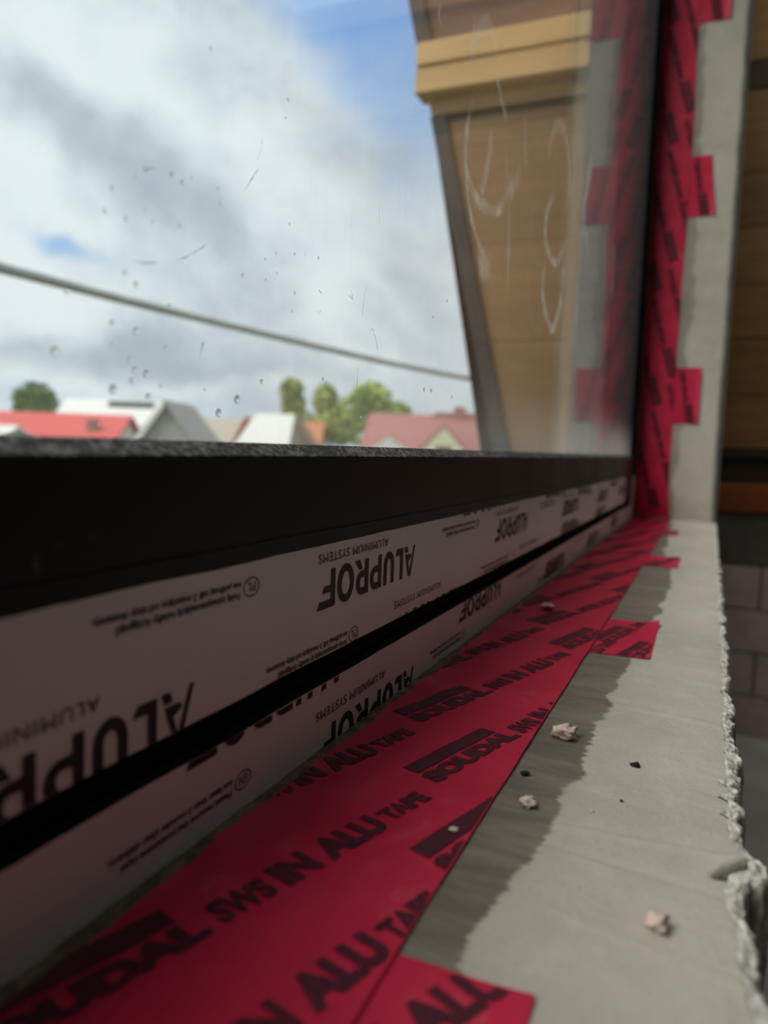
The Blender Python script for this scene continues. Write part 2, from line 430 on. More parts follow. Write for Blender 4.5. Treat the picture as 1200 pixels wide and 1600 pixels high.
def print_obj(name, pieces, to3d, clips, mat, parent, step=0):
    """pieces: (V, F, fn2d) flat lettering mapped to a surface; cut at the surface's borders; pushed out a hair"""
    bm = bmesh.new()
    for V, F, fn in pieces:
        vs_ = [bm.verts.new((*fn(x, y), 0)) for x, y in V]
        for f in F:
            try: bm.faces.new([vs_[i] for i in f])
            except ValueError: pass
    for co, no in clips:
        g = bm.verts[:]+bm.edges[:]+bm.faces[:]
        bmesh.ops.bisect_plane(bm, geom=g, plane_co=(*co, 0), plane_no=(*no, 0), clear_outer=True)
    if not bm.faces: bm.free(); return None
    if step:
        xs_ = [v.co.x for v in bm.verts]; ys_ = [v.co.y for v in bm.verts]
        for ax, lo, hi in ((0, min(xs_), max(xs_)), (1, min(ys_), max(ys_))):
            c = math.ceil(lo/step)*step
            while c < hi:
                co = (c, 0, 0) if ax == 0 else (0, c, 0); no = (1, 0, 0) if ax == 0 else (0, 1, 0)
                bmesh.ops.bisect_plane(bm, geom=bm.verts[:]+bm.edges[:]+bm.faces[:], plane_co=co, plane_no=no); c += step
    for v in bm.verts: v.co = to3d(v.co.x, v.co.y)
    me = bpy.data.meshes.new(name); bm.to_mesh(me); bm.free()
    for v in me.vertices: v.co.z += ZC
    return link_mesh(name, me, mat, parent)

# ================================================================== SETTING
DF = .130                       # inner face of the window frame
SZ = -.1175                     # sill top below the lens
XE = 1.51                       # far reveal
XL = -.75                       # near reveal (behind the camera's left border)
WT = .26                        # outer face of the house wall
ZT = 1.30                       # lintel
YI = -.0165                     # inner face of the window wall
FL = -ZC                        # floor
XF, XN, YB, CE = 3.0, -2.4, -3.6, 1.75

ww = empty('wall_window', (1.0, .1, 0), kind='structure', label='plastered wall that holds the window, grey cement sill and reveals')
boxes('masonry', [(XN-.2, XL, YI, WT, FL, CE), (XE+.004, XF+.2, YI, WT, FL, CE), (XL, XE+.004, YI, WT, ZT, CE), (XL, XE+.004, YI+.004, WT, FL, SZ-.03)], WALLM, ww)

# sill top with a ragged, knocked-off inner edge
def trowel(x, y):
    """faint ridges left by the float on the open part of the sill"""
    if y > .05: return 0.
    f = max(0, min(1, (.05-y)/.015)); r = 0.
    for c, k, w, a in ((.236, -.10, .0016, .00055), (.2185, .12, .0022, -.0005), (.360, .15, .003, .0006), (.47, -.1, .004, .0007), (.185, .2, .0018, .0003)):
        r += a*math.exp(-((x-c-k*(y-.01))/w)**2)
    return r*f
def hsill(x, y):
    return SZ + .0008*fbm(x*16, y*12, 1.3) + .00018*fbm(x*90, y*90, 4., 3) + trowel(x, y)
def bumpf(x, c, w): return math.exp(-((x-c)/w)**2)
def e_in(x):
    e = -.0134 + .0008*fbm(x*30, 2.2, 0., 4) + .0008*fbm(x*160, 7.7, 0., 3)
    if .2 < x < .30:
        e -= .0042*max(0, min(1, (x-.2290)/.006))*max(0, min(1, (.252-x)/.013))     # tongue of plaster left standing
    e += .0036*bumpf(x, .2962, .0026) + .0034*bumpf(x, .283, .0020) + .0030*bumpf(x, .269, .0022)
    e += .0020*bumpf(x, .217, .008) - .0035*bumpf(x, .160, .022)
    return e
def xgrid():
    xs, x = [], XL
    while x < .05: xs.append(x); x += .02
    x = .05
    while x < .42: xs.append(x); x += .0006 if .2 < x < .31 else .0012
    while x < .75: xs.append(x); x += .003
    while x < XE: xs.append(x); x += .008
    return xs+[XE+.004]
XS = xgrid()
NY = 46
V, F = [], []
for x in XS:
    e = e_in(x)
    for j in range(NY+1):
        t = 1-(1-j/NY)**2.0
        y = .136+(e-.136)*t
        z = hsill(x, y)
        lip = max(0, 1-(y-e)/.012)                              # plaster swells a little at the arris
        z += .0008*lip*fbm(x*60, 3.1, 0.) - .0006*lip*lip
        cd = max(0, min(1, (-.0078-y)/.004)); cc = .2250+1.05*(-.0080-y)
        z -= .0085*cd*bumpf(x, cc, .0007+.0012*cd)
        z += .0014*bumpf(x, cc+.0045, .0040)*max(0, min(1, (-.004-y)/.010))
        V.append((x, y, z))
for i in range(len(XS)-1):
    for j in range(NY):
        a = i*(NY+1)+j; F.append((a, a+NY+1, a+NY+2, a+1))
obj('sill', V, F, PLASTER, ww, smooth=True)
# white broken plaster along the sill's arris
V, F = [], []; NR = 12
for i, x in enumerate(XS):
    e = e_in(x); w = .0040+.0022*fbm(x*45, 9.1, 0.)+.0020*fbm(x*260, 1.1, 0.)
    w = max(.0012, w) + .0012*bumpf(x, .212, .012)
    for j in range(NR+1):
        t = j/NR
        if t <= .6:
            u_ = t/.6; y = e-w*u_; z = hsill(x, e)-.0003-.0014*u_**1.6
            z += .0013*fbm(x*240, u_*3.0, 5.5, 4)*(.25+u_) ; y += .0008*fbm(x*260, u_*4, 8.)*u_
        else:
            u_ = (t-.6)/.4; y = e-w-.0016*u_+.0015*fbm(x*120, u_*6, 2.); z = hsill(x, e)-.0017-.035*u_**1.4+.001*fbm(x*200, u_*8, 3.)
        V.append((x, y, z))
for i in range(len(XS)-1):
    for j in range(NR):
        a = i*(NR+1)+j; F.append((a, a+NR+1, a+NR+2, a+1))
obj('broken_sill_edge', V, F, CHIPW, ww, smooth=True)
# far and near reveals
def hrev(y, z): return .0012*fbm(y*12, z*7, 4.4)+.0002*fbm(y*80, z*80, 1.)
for nm, X0, sg in (('far_reveal', XE, -1), ('near_reveal', XL, 1)):
    V, F = [], []; ny, nz = 24, 150
    for k in range(nz+1):
        z = SZ-.002+(ZT+.002-SZ)*k/nz
        e = -.0095+.0016*fbm(z*22, 5.5, 0.)+.0010*fbm(z*90, 3., 0.)
        for j in range(ny+1):
            t = j/ny; y = .136+(e-.136)*t
            V.append((X0+sg*hrev(y, z), y, z))
        V.append((X0-sg*.006, e-.004-.001*fbm(z*70, 8., 1.), z)); V.append((X0-sg*.035, YI-.001, z))
    r = ny+3
    for k in range(nz):
        for j in range(r-1):
            a = k*r+j; F.append((a, a+1, a+r+1, a+r))
    obj(nm, V, F, PLASTER, ww, smooth=True)
boxes('lintel_soffit', [(XL, XE, -.012, .20, ZT-.004, ZT+.01)], PLASTER, ww)
boxes('outer_ledge', [(XL-.03, XE+.03, .195, WT+.05, SZ-.02, SZ+.012)], FASCIA, ww)

fl = boxes('floor', [(XN, XF, YB, YI, FL-.1, FL)], FLOORM, kind='structure', label='bare beige screed floor of the room')
ADDED_OPENING = (1.0, 2.97, -1.5, -.05)  # unseen ceiling opening, added to brighten the room
boxes('ceiling', [(XN, ADDED_OPENING[0], YB, YI, CE, CE+.1), (ADDED_OPENING[1], XF, YB, YI, CE, CE+.1), (ADDED_OPENING[0], ADDED_OPENING[1], YB, ADDED_OPENING[2], CE, CE+.1), (ADDED_OPENING[0], ADDED_OPENING[1], ADDED_OPENING[3], YI, CE, CE+.1)], PLANK, kind='structure', label='boarded ceiling over the room with an added opening that lets in daylight')

# far room wall: clay blocks, ring beam, timber and boards
wf = empty('wall_far', (XF, -1.8, 0), kind='structure', label='far room wall of clay blocks below brown horizontal boards')
boxes('mortar_bed', [(XF+.012, XF+.2, YB, YI, FL, -.383)], MORTAR, wf)
ch = (.383-1.0175)/-4
for r in range(4):
    y = YI-.18 - (.0 if r % 2 == 0 else .0)
    off = -.1956 if r in (1, 3) else -.07
    y1 = YI; cuts = [YI]
    c = off
    while c > YB: cuts.append(c); c -= .375
    cuts.append(YB)
    for a, b in zip(cuts[:-1], cuts[1:]):
        if a-b < .03: continue
        j = random.uniform(-.002, .002)
        boxes('block', [(XF+.001+j, XF+.16, b+.0035, a-.0035, FL+r*ch+.0035, FL+(r+1)*ch-.0035)], BLOCK, wf, bevel=.004)
boxes('ring_beam', [(XF+.006, XF+.2, YB, YI, -.381, -.188)], CONC, wf)
boxes('timber_plate', [(XF-.012, XF+.2, YB, YI, -.186, -.0875)], ORANGE, wf, bevel=.006)
boxes('shaded_gap_board', [(XF+.02, XF+.2, YB, YI, -.086, .004)], DARKW, wf)  # fills a dark gap; the gap's shade is put into the wood colour
boxes('leak_backing', [(XF+.17, XF+.21, YB, YI, FL, CE)], DARKW, wf)  # added behind the wall to stop outdoor light leaking through
boxes('rail', [(XF-.004, XF+.2, YB, YI, .006, .034)], DARKW, wf, bevel=.003)
z = .037; k = 0
hs_ = [.19, .20, .185, .20, .19, .275, .095, .205, .19]
for h in hs_:
    boxes('plank', [(XF+random.uniform(-.003, .003), XF+.18, YB, YI, z+.001, z+h-.001)], DARKW if k == 6 else PLANK, wf, bevel=.004); z += h; k += 1
boxes('wall_near', [(XN-.2, XN, YB, YI, FL, CE)], WALLM, kind='structure', label='plastered room wall behind the viewer')
wb = empty('wall_back', (0, YB, 0), kind='structure', label='plain rear room wall behind the camera')
boxes('masonry', [(XN, XF, YB-.2, YB, FL, CE)], WALLM, wb)

# ================================================================== WINDOW
win = empty('window_1', ((XL+XE)/2, DF, ZC+SZ), kind='structure', label='black aluminium window with printed white protective film on its lower frame')
GY = .1362
XG = 1.462
WX0 = XL+.05
SB = .006                                                        # sash bottom rail profile
extrude_x('sash_rail', [(DF, -.0044), (DF, -.0306), (DF+.0007, -.0309), (DF+.0007, -.0316), (DF+.0001, -.0319), (DF+.0001, -.0800), (DF+.004, -.0806), (.190, -.0806), (.190, -.006), (GY+.0065, -.002), (GY+.0065, -.0008), (GY+.0003, -.0008), (GY+.0003, -.0044)], WX0, XE-.004, BLACK, win)
# dusty glazing gasket, slightly uneven
V, F = [], []; n = 260
for i in range(n+1):
    x = WX0+(XG-WX0)*i/n; q = .00012*fbm(x*60, 1., 2.)
    V += [(x, DF+.0004, -.0052), (x, DF+.0003, -.0042+q*.3), (x, DF+.0030, -.0023+q), (x, GY+.0001, -.0002+q), (x, GY+.0002, -.0050)]
for i in range(n):
    for j in range(5):
        a, b = i*5+j, i*5+(j+1) % 5; F.append((a, b, b+5, a+5))
obj('glazing_gasket', V, F, GASKET, win)
extrude_x('frame_groove', [(DF+.0052, -.0798), (DF+.0052, -.0915), (.190, -.0915), (.190, -.0798)], WX0, XE-.003, BLACKD, win)
extrude_x('groove_seal', [(DF+.0052, -.0806), (DF+.0030, -.0822), (DF+.0026, -.0872), (DF+.0052, -.0900)], WX0, XE-.003, BLACKD, win)
extrude_x('outer_frame_rail', [(DF+.0002, -.0906), (DF+.0002, -.1180), (.190, -.1180), (.190, -.0906)], WX0, XE-.003, BLACK, win)
boxes('stile', [(XG, XE-.002, DF+.0003, .190, -.0375, ZT-.06), ], BLACK, win, bevel=.0012)
boxes('stile', [(WX0-.05, WX0, DF+.0003, .190, -.1180, ZT-.06)], BLACK, win, bevel=.0012)
boxes('head_rail', [(WX0-.05, XE-.002, DF+.0003, .190, ZT-.06, ZT-.003)], BLACK, win, bevel=.0012)
prism('side_gasket', [(XG-.006, GY-.0005, 0), (XG+.004, GY-.0005, 0), (XG+.004, DF-.0006, 0), (XG-.001, DF-.0004, 0)], (0, 0, ZT-.06), BLACKD, win)
boxes('corner_bracket', [(1.342, 1.452, DF-.0016, DF+.001, -.0800, -.0372)], BLACK, win, bevel=.0008)
# protective film sheets with their upside-down print
def wavyfilm(name, z0, z1, x0, x1):
    V, F = [], []; n, k = 420, 8
    for i in range(n+1):
        x = x0+(x1-x0)*i/n
        for j in range(k+1):
            t = j/k; z = z0+(z1-z0)*t
            if j in (0, k): z += .00035*fbm(x*24, j*1., 3.)+.00012*fbm(x*200, j*2., 1.)
            far = max(0, min(1, (x-.62)/.25))
            y = DF-.00028-max(0, .0011*far*fbm(x*16, t*2., 6.))*math.sin(math.pi*t)-.00008*fbm(x*12, t*3, 1.)
            V.append((x, y, z))
    for i in range(n):
        for j in range(k):
            a = i*(k+1)+j; F.append((a, a+k+1, a+k+2, a+1))
    return obj(name, V, F, FILM, win, smooth=True)
UF = (-.0799, -.0372); LF = (-.1172, -.0907)
fu = wavyfilm('upper_film', *UF, WX0+.002, 1.340)
flw = wavyfilm('lower_film', *LF, WX0+.002, 1.47)
fe = boxes('stile_film', [(1.456, XE-.003, DF-.0006, DF+.0002, -.1172, -.0375)], FILM, win)
def film3d(x, z):
    far = max(0, min(1, (x-.62)/.25))
    return Vector((x, DF-.00050-.00085*far, z))
def upside(xr, zt, k):            # reading start at the right, letters hang head-down
    return lambda a, b: (xr-a*k, zt-b*k+0)
def upsidex(xr, zb, kx, kz):      # zb: height of the baseline (upper edge of the inverted line)
    return lambda a, b: (xr-a*kx, zb-b*kz)
def film_print(parent, z0, z1, items):
    clips = [((0, z0+.0002), (0, -1)), ((0, z1-.0002), (0, 1)), ((WX0+.01, 0), (-1, 0)), ((1.336, 0), (1, 0))]
    for name, pcs in items: print_obj(name, pcs, film3d, clips, INK, parent, None)
def p_logo(xr, ztop, w=.1, h=.0147):
    return ('printed_logo', [(*LOGO, upsidex(xr, ztop, w/LOGO_W, h))])
def fit(s, w, bold=0., spacing=1.):
    V, F = word(s, bold, spacing); return V, F, w/max(v[0] for v in V)
def p_sys(xr, ztop, w=.0655, h=.0036):
    V, F, k = fit('ALUMINIUM SYSTEMS', w, .0, 1.12); return ('printed_caption', [(V, F, upsidex(xr, ztop, k, h))])
def p_care(xc, zc, lang):
    l1, l2 = {'PL': ('Folię zabezpieczającą należy ściągnąć', 'nie później niż 3 miesiące od daty dostawy.'),
              'EN': ('Please remove the protective tape', 'not later than 3 months after delivery.')}[lang]
    w1, w2 = {'PL': (.0530, .0610), 'EN': (.0480, .0530)}[lang]
    pcs = []
    V, F, k = fit(l2, w2, .022); pcs.append((V, F, upsidex(xc-.0060, zc+.0024, k, .0021)))
    V, F, k = fit(l1, w1, .022); pcs.append((V, F, upsidex(xc-.0063, zc-.0009, k, .0021)))
    V, F, k = fit(lang, .0046, .0, 1.15); pcs.append((V, F, upsidex(xc+.0023, zc+.0015, k, .0030)))
    pcs.append((*ring(0, 0, .0046, .0031, .00045, .00035, 0, 2*math.pi, 28), lambda a, b: (xc+a, zc+b)))
    return ('printed_notice', pcs)
U = []
for base in (.2424, .4930, .7436, .9942, 1.2448, -.0082, -.2588):
    xr = base+.1008
    U += [p_logo(xr, -.0469), p_sys(base+.0668, -.0404)]
    U += [p_care(base-.0432, -.0452, 'PL')]
U += [p_logo(.1710, -.0680), p_sys(.1350, -.0612), p_care(.2756, -.0768, 'PL'), p_sys(.3845, -.0712), p_logo(.4217, -.0790)]
U += [p_logo(.5205, -.0238), p_care(.5300, -.0768, 'PL'), p_sys(.6350, -.0712), p_logo(.7600, -.0255), p_logo(.8400, -.0690), p_logo(.9300, -.0300), p_logo(1.0800, -.0690), p_care(.8700, -.0765, 'PL'), p_logo(1.2200, -.0300)]
film_print(fu, *UF, U)
Lw = [p_logo(.2680, -.0792, h=.0140), p_care(.1966, -.1068, 'EN'), p_sys(.3105, -.1008), p_logo(.3474, -.1085), p_logo(.5200, -.0897, .1, .0122), p_care(.4300, -.1100, 'EN'),
      p_sys(.6300, -.0935), p_logo(.7700, -.0985), p_logo(1.0200, -.0975), p_sys(.8900, -.0935), p_logo(.0900, -.1085), p_sys(.0560, -.1008), p_logo(1.25, -.0930), p_care(.7, -.1110, 'EN')]
film_print(flw, *LF, Lw)
# foam / grime left in the joint between frame and sill
V, F = [], []; n = 500
for i in range(n+1):
    x = WX0+(XE-.006-WX0)*i/n; w = .0035+.0018*fbm(x*30, 3., 1.)+.0012*fbm(x*160, 1., 5.)
    V += [(x, DF+.0015, -.1176), (x, DF-.0002, -.1163+.0006*fbm(x*90, 2., 2.)), (x, DF-.0006-max(.001, w), SZ+.0006+.0006*fbm(x*150, 4., 1.)), (x, DF-.001-max(.001, w), SZ-.002)]
for i in range(n):
    for j in range(3):
        a = i*4+j; F.append((a, a+4, a+5, a+1))
obj('joint_foam', V, F, FOAM, ww, smooth=True)

# glass pane
pane = boxes('glass_pane', [(WX0-.005, XG+.006, GY, GY+.006, -.006, ZT-.055)], GLASS, win)
GO = GY+.006
def on_glass(px, py, y=None):
    d = ray(px, py); k = (GO if y is None else y)/d.y; return d.x*k, d.z*k
def ribbon(name, pts, widths, mat, y, fades=None):
    """thin dried film on the pane, along a path of (x, z) points"""
    V, F = [], []; k = len(pts)
    for i, (x, z_) in enumerate(pts):
        a, b = pts[max(0, i-1)], pts[min(k-1, i+1)]
        tx, tz = b[0]-a[0], b[1]-a[1]; L = math.hypot(tx, tz) or 1
        nx, nz = -tz/L, tx/L; w = widths[i]
        for s in (-1, -.35, .35, 1): V.append((x+nx*w*s, y, z_+nz*w*s))
    for i in range(k-1):
        for j in range(3): a = i*4+j; F.append((a, a+1, a+5, a+4))
    o = obj(name, V, F, mat, pane)
    at = o.data.attributes.new('fade', 'FLOAT', 'POINT')
    for i in range(k):
        e = min(1, i/(k*.2), (k-1-i)/(k*.2)) * (fades[i] if fades else 1)
        for j, v in enumerate((0, 1, 1, 0)): at.data[i*4+j].value = e*v
    return o
def smear(pxpts, wpx, fade=1.):
    pts = []
    for i in range(len(pxpts)-1):                # Catmull-Rom through the marks
        p = [pxpts[max(0, i-1)], pxpts[i], pxpts[i+1], pxpts[min(len(pxpts)-1, i+2)]]
        for s in range(8):
            t = s/8
            q = [.5*((2*p[1][c])+(-p[0][c]+p[2][c])*t+(2*p[0][c]-5*p[1][c]+4*p[2][c]-p[3][c])*t*t+(-p[0][c]+3*p[1][c]-3*p[2][c]+p[3][c])*t**3) for c in (0, 1)]
            pts.append(q)
    pts.append(pxpts[-1])
    P, W, FD = [], [], []
    for i, (a, b) in enumerate(pts):
        x, z_ = on_glass(a, b, GY-.0002); x2, z2 = on_glass(a, b+wpx, GY-.0002)
        P.append((x, z_)); W.append(max(.0012, abs(z2-z_)*1.9)*(.8+.4*random.random())); FD.append(fade*(.6+.4*random.random()))
    return ribbon('soap_smear', P, W, SOAP, GY-.0002, FD)
for pts, w, fd in (
    ([(737, 110), (740, 70), (760, 35), (772, 60), (778, 95)], 10, .5),
    ([(742, 150), (730, 200), (728, 260), (745, 310), (775, 330), (795, 300), (802, 260)], 7, .9),
    ([(775, 110), (783, 150), (792, 190)], 7, .7),
    ([(735, 160), (728, 250), (735, 330), (748, 380), (762, 415)], 5, .9),
    ([(770, 200), (765, 240), (755, 290), (750, 300)], 9, .55),
    ([(855, 250), (868, 200), (884, 210), (890, 280), (884, 330)], 8, .6),
    ([(868, 300), (855, 330), (853, 380), (868, 410), (885, 380)], 6, .8),
    ([(853, 400), (848, 460), (862, 515), (876, 470), (883, 400)], 6, .9),
    ([(925, 235), (918, 290), (912, 330), (920, 400)], 9, .7),
    ([(915, 290), (908, 380), (902, 470), (895, 570)], 5, .6),
    ([(760, 400), (752, 415), (768, 420)], 14, .9),
    ([(790, 220), (795, 330), (793, 480)], 6, .45), ([(820, 180), (822, 280)], 6, .4), ([(742, 20), (740, 60), (736, 90)], 4, .6), ([(690, 0), (686, 25), (692, 46)], 3, .7),
    ([(815, 260), (800, 300), (792, 320)], 9, .5), ([(960, 380), (955, 480)], 8, .4)):
    smear(pts, w, fd)
# thin dirt streaks on the outer side
def streak(pxpts, wpx):
    P = [on_glass(*p) for p in pxpts]; W = []
    for a, b in pxpts:
        z1 = on_glass(a, b)[1]; z2 = on_glass(a, b+wpx)[1]; W.append(abs(z2-z1)*.6*(.5+random.random()))
    # densify
    PP, WW = [], []
    for i in range(len(P)-1):
        for s in range(4):
            t = s/4; PP.append((P[i][0]+(P[i+1][0]-P[i][0])*t, P[i][1]+(P[i+1][1]-P[i][1])*t)); WW.append(W[i]*(.5+random.random()))
    PP.append(P[-1]); WW.append(W[-1])
    ribbon('dirt_streak', PP, WW, DIRT, GO+.0002)
for pts, w in (([(272, 408), (290, 402), (305, 394), (318, 386), (330, 376)], 3.5), ([(382, 300), (392, 283), (400, 270), (406, 262)], 3),
               ([(225, 268), (234, 263), (246, 264)], 3.5), ([(266, 272), (274, 274)], 3), ([(281, 282), (288, 288)], 3),
               ([(262, 479), (269, 474)], 3), ([(312, 560), (316, 545), (318, 536)], 2.5), ([(566, 500), (569, 470), (573, 440)], 2), ([(575, 525), (582, 512), (588, 530), (592, 555)], 2),
               ([(545, 460), (552, 468), (549, 450)], 2.5), ([(494, 482), (499, 491), (503, 483)], 2.5), ([(498, 452), (504, 459)], 2), ([(478, 390), (477, 404)], 2), ([(432, 392), (433, 402)], 2), ([(560, 570), (558, 610)], 1.6),
               ([(411, 215), (408, 235), (404, 250)], 1.6), ([(200, 405), (225, 411), (250, 410)], 2), ([(100, 455), (108, 452)], 2.5), ([(593, 320), (594, 350)], 1.4)):
    streak(pts, w)
# rain drops hanging on the outer side
ds = bmesh.new(); bmesh.ops.create_icosphere(ds, subdivisions=2, radius=1)
for v in ds.verts:
    v.co.y *= .38
    if v.co.y < -.02: v.co.y = -.02
    v.co.z *= 1.0+.15*(v.co.z < 0); v.co.x *= 1-.18*max(0, v.co.z)
drop_me = bpy.data.meshes.new('water_drop'); ds.to_mesh(drop_me); ds.free()
for p in drop_me.polygons: p.use_smooth = True
drop_me.materials.append(WATER)
def drop(px, py, rpx):
    x, z_ = on_glass(px, py); x2, z2 = on_glass(px, py+rpx); r = abs(z2-z_)
    o = bpy.data.objects.new('water_drop', drop_me); COL.objects.link(o)
    o.parent = pane; o.location = Vector((x, GO+.00005, z_+ZC)) - wloc(pane); o.scale = (r*1.4, r*1.2, r*1.2)
for a, b, r in ((330, 76, 3), (371, 624, 5.5), (342, 645, 5.5), (229, 584, 5), (177, 608, 6), (86, 549, 6), (176, 504, 4), (213, 517, 4.5), (203, 562, 3.5), (211, 578, 4), (206, 595, 3.5), (196, 426, 3.5), (213, 444, 4),
                (198, 342, 3.5), (164, 329, 3.5), (177, 294, 4), (228, 264, 4), (270, 273, 4), (287, 285, 3.5), (300, 278, 2.5), (214, 276, 3), (380, 430, 3), (409, 596, 3.2), (345, 318, 2.5), (341, 295, 2.5), (280, 352, 2),
                (282, 353, 2), (227, 328, 2.5), (451, 156, 2.5), (447, 184, 1.8), (318, 538, 3), (259, 544, 3), (320, 609, 2.2), (498, 403, 2.2), (461, 397, 2), (433, 427, 2), (416, 437, 2), (461, 458, 2.2), (457, 486, 1.8),
                (663, 609, 2.6), (674, 610, 2.6), (677, 496, 2), (699, 470, 2), (706, 620, 2), (415, 405, 2), (453, 350, 2), (176, 538, 2.5), (232, 619, 4), (105, 456, 3), (505, 592, 2), (252, 603, 2.5), (240, 346, 2.5), (155, 662, 2), (564, 651, 2)):
    drop(a, b, r)

# ================================================================== TAPE
TA = (.158, -.037); TB = (.052, .0245); T0 = (.3034, .0642); TU = math.radians(-16)
TY0, TY1 = .0592, .1248
def htape(x, y):
    h = .0008*fbm(x*16, y*12, 1.3)+.0011+max(-.0002, .0003*fbm(x*22, y*30, 2.2))
    h += .0016*math.exp(-((x-.335-(y-.11)*.8)/.010)**2)*max(0, (y-.095)/.03)       # puckers along the frame
    h += .0013*math.exp(-((x-.16-(y-.11)*1.2)/.008)**2)*max(0, (y-.10)/.025)
    h += .0014*math.exp(-((x-.47-(y-.1)*.6)/.012)**2)*max(0, (y-.09)/.03)
    h += .0006*max(0, (y-.118)/.006)
    for c in (.108, .505, .896, 1.243):                                             # lies over the cross strips
        h += .000175*(math.tanh((x-(c-.048))/.004) - math.tanh((x-(c+.048))/.004))
    return h
def tape_grid(name, xs, ylo, yhi, hf, n, rag=.0008):
    V, F = [], []
    for x in xs:
        a = ylo(x); b = yhi(x)
        for j in range(n+1):
            y = a+(b-a)*j/n; V.append((x, y, SZ+hf(x, y)))
    for i in range(len(xs)-1):
        for j in range(n):
            k = i*(n+1)+j; F.append((k, k+n+1, k+n+2, k+1))
    return V, F
txs = [XL+.02+.02*i for i in range(38)]; txs = [x for x in txs if x < .02]
x = .02
while x < .6: txs.append(x); x += .004
while x < XE-.004: txs.append(x); x += .01
V, F = tape_grid('t', txs, lambda x: TY0+.0004*fbm(x*20, 1., 1.), lambda x: TY1+.0012*fbm(x*34, 4., 1.)+.0007*fbm(x*150, 4., 3.)-.0016*bumpf(x, .10, .06), htape, 18)
tape_s = obj('adhesive_tape', V, F, TAPE, smooth=True, label='long red printed adhesive tape stuck along the sill below the window', cat='tape', group='red tape runs round the window')
def rot(dx, dy, a): return dx*math.cos(a)-dy*math.sin(a), dx*math.sin(a)+dy*math.cos(a)
def cell(ox, oy, ang, k=1.):
    """one repeat of the print: bar over SOUDAL, then SWS IN ALU TAPE; (ox, oy) foot of the first S"""
    P = []
    def put(s, x, y, w, h, bold):
        V, F, q = fit(s, w*k, bold)
        P.append((V, F, lambda a, b, x=x, y=y, q=q, h=h: tuple(map(sum, zip((ox, oy), rot(x*k+a*q, y*k+b*h*k, ang))))))
    put('SWS', 0, 0, .0185, .0082, .045)
    put('IN', .0215, -.0002, .0130, .0098, .05)
    put('ALU', .0380, 0, .0262, .0096, .065)
    put('TAPE', .0668, .0016, .0215, .0066, .06)
    put('SOUDAL', -.0625, -.0005, .0590, .0072, .075)
    bx = (-.0610, .0086, -.0075, .0156)
    P.append(([(bx[0], bx[1]), (bx[2], bx[1]), (bx[2], bx[3]), (bx[0], bx[3])], [(0, 1, 2, 3)], lambda a, b: tuple(map(sum, zip((ox, oy), rot(a*k, b*k, ang))))))
    return P
def subdiv(V, F): return V, F
for i in range(-3, 10):
    for j in range(-9, 12):
        ox = T0[0]+i*TA[0]+j*TB[0]; oy = T0[1]-.0005+i*TA[1]+j*(TB[1]+(.0012 if j > 0 else -.0016))
        if not (-.25 < ox < XE+.1 and .035 < oy < .17): continue
        print_obj('printed_line', cell(ox, oy, TU), lambda x, y: Vector((x, y, SZ+htape(x, y)+.00030)),
                  [((0, TY0+.0006), (0, -1)), ((0, TY1-.0008), (0, 1)), ((XE-.012, 0), (1, 0))], TINK, tape_s, .005 if ox < .75 else 0)
# cross strips on the sill
def strip(x0, x1, skew, yend, label, curl=0., prints=()):
    xs = [x0+(x1-x0)*i/40 for i in range(41)]
    def hf(x, y):
        h = hsill(x, y)-SZ+.0004+.00008*fbm(x*40, y*40, 3.)
        a = max(0, (x-(x1-.022))/.022)*max(0, (.040-y)/.015)
        b = max(0, ((x0+.03)-x)/.03)*max(0, (.036-y)/.012)
        return h+curl*(.0075*min(1.3, a)**1.5+.0022*min(1.2, b)**1.5)
    ye = lambda x: yend+skew*(x-x0)+.0003*fbm(x*60, 2., 1.)
    V, F = tape_grid('s', xs, ye, lambda x: TY0+.010, hf, 20)
    o = obj('tape_strip', V, F, TAPE, smooth=True, label=label, cat='tape', group='short red tape strips')
    for (ox, oy, ang, k) in prints:
        print_obj('printed_line', cell(ox, oy, ang, k), lambda x, y: Vector((x, y, SZ+hf(x, y)+.0002)),
                  [((x0+.001, 0), (-1, 0)), ((x1-.001, 0), (1, 0)), ((0, yend+.0012), (0, -1)), ((0, TY0-.0006), (0, 1))], TINK, o, .005)
    return o
strip(.061, .1557, 0., .0270, 'red tape strip across the sill nearest the camera, cut by the bottom edge', .12, ((.0965, .0615, math.radians(-26), 1.05),))
strip(.4545, .5550, .004, .0245, 'red tape strip on the sill with a lifted, curled corner', .40, ((.536, .0365, math.radians(-14), .9), (.500, .0180, math.radians(-14), .9), (.41, .0640, math.radians(-14), .9)))
strip(.8500, .9400, .0, .0240, 'flat red tape strip on the sill, second from the far corner', .15, ((.90, .034, math.radians(-14), .9),))
strip(1.2000, 1.2850, .0, .0380, 'red tape strip on the sill closest to the far corner', .1, ((1.24, .045, math.radians(-14), .9),))
# vertical run on the far reveal
def hrt(y, z): return .0012+.0004*fbm(y*20, z*12, 7.)
RY0, RY1 = .0690, .1265
V, F = [], []; nz, ny = 180, 10
for k in range(nz+1):
    z = SZ+.004+(ZT-.01-SZ-.004)*k/nz
    a = RY0+.0012*math.sin(z*9)+.0005*fbm(z*20, 1., 1.); b = RY1
    if k < 6: a -= .004*(1-k/6)
    for j in range(ny+1):
        y = a+(b-a)*j/ny; V.append((XE-.001-hrt(y, z)-.0006*max(0, fbm(y*60, z*30, 2.)), y, z))
for k in range(nz):
    for j in range(ny):
        a = k*(ny+1)+j; F.append((a, a+1, a+ny+2, a+ny+1))
tape_v = obj('adhesive_tape', V, F, TAPE, smooth=True, label='long red printed adhesive tape running up the far plastered reveal', cat='tape', group='red tape runs round the window')
def rev3d(extra):
    return lambda a, b: Vector((XE-.0026-hrt(a, b)-extra, a, b))
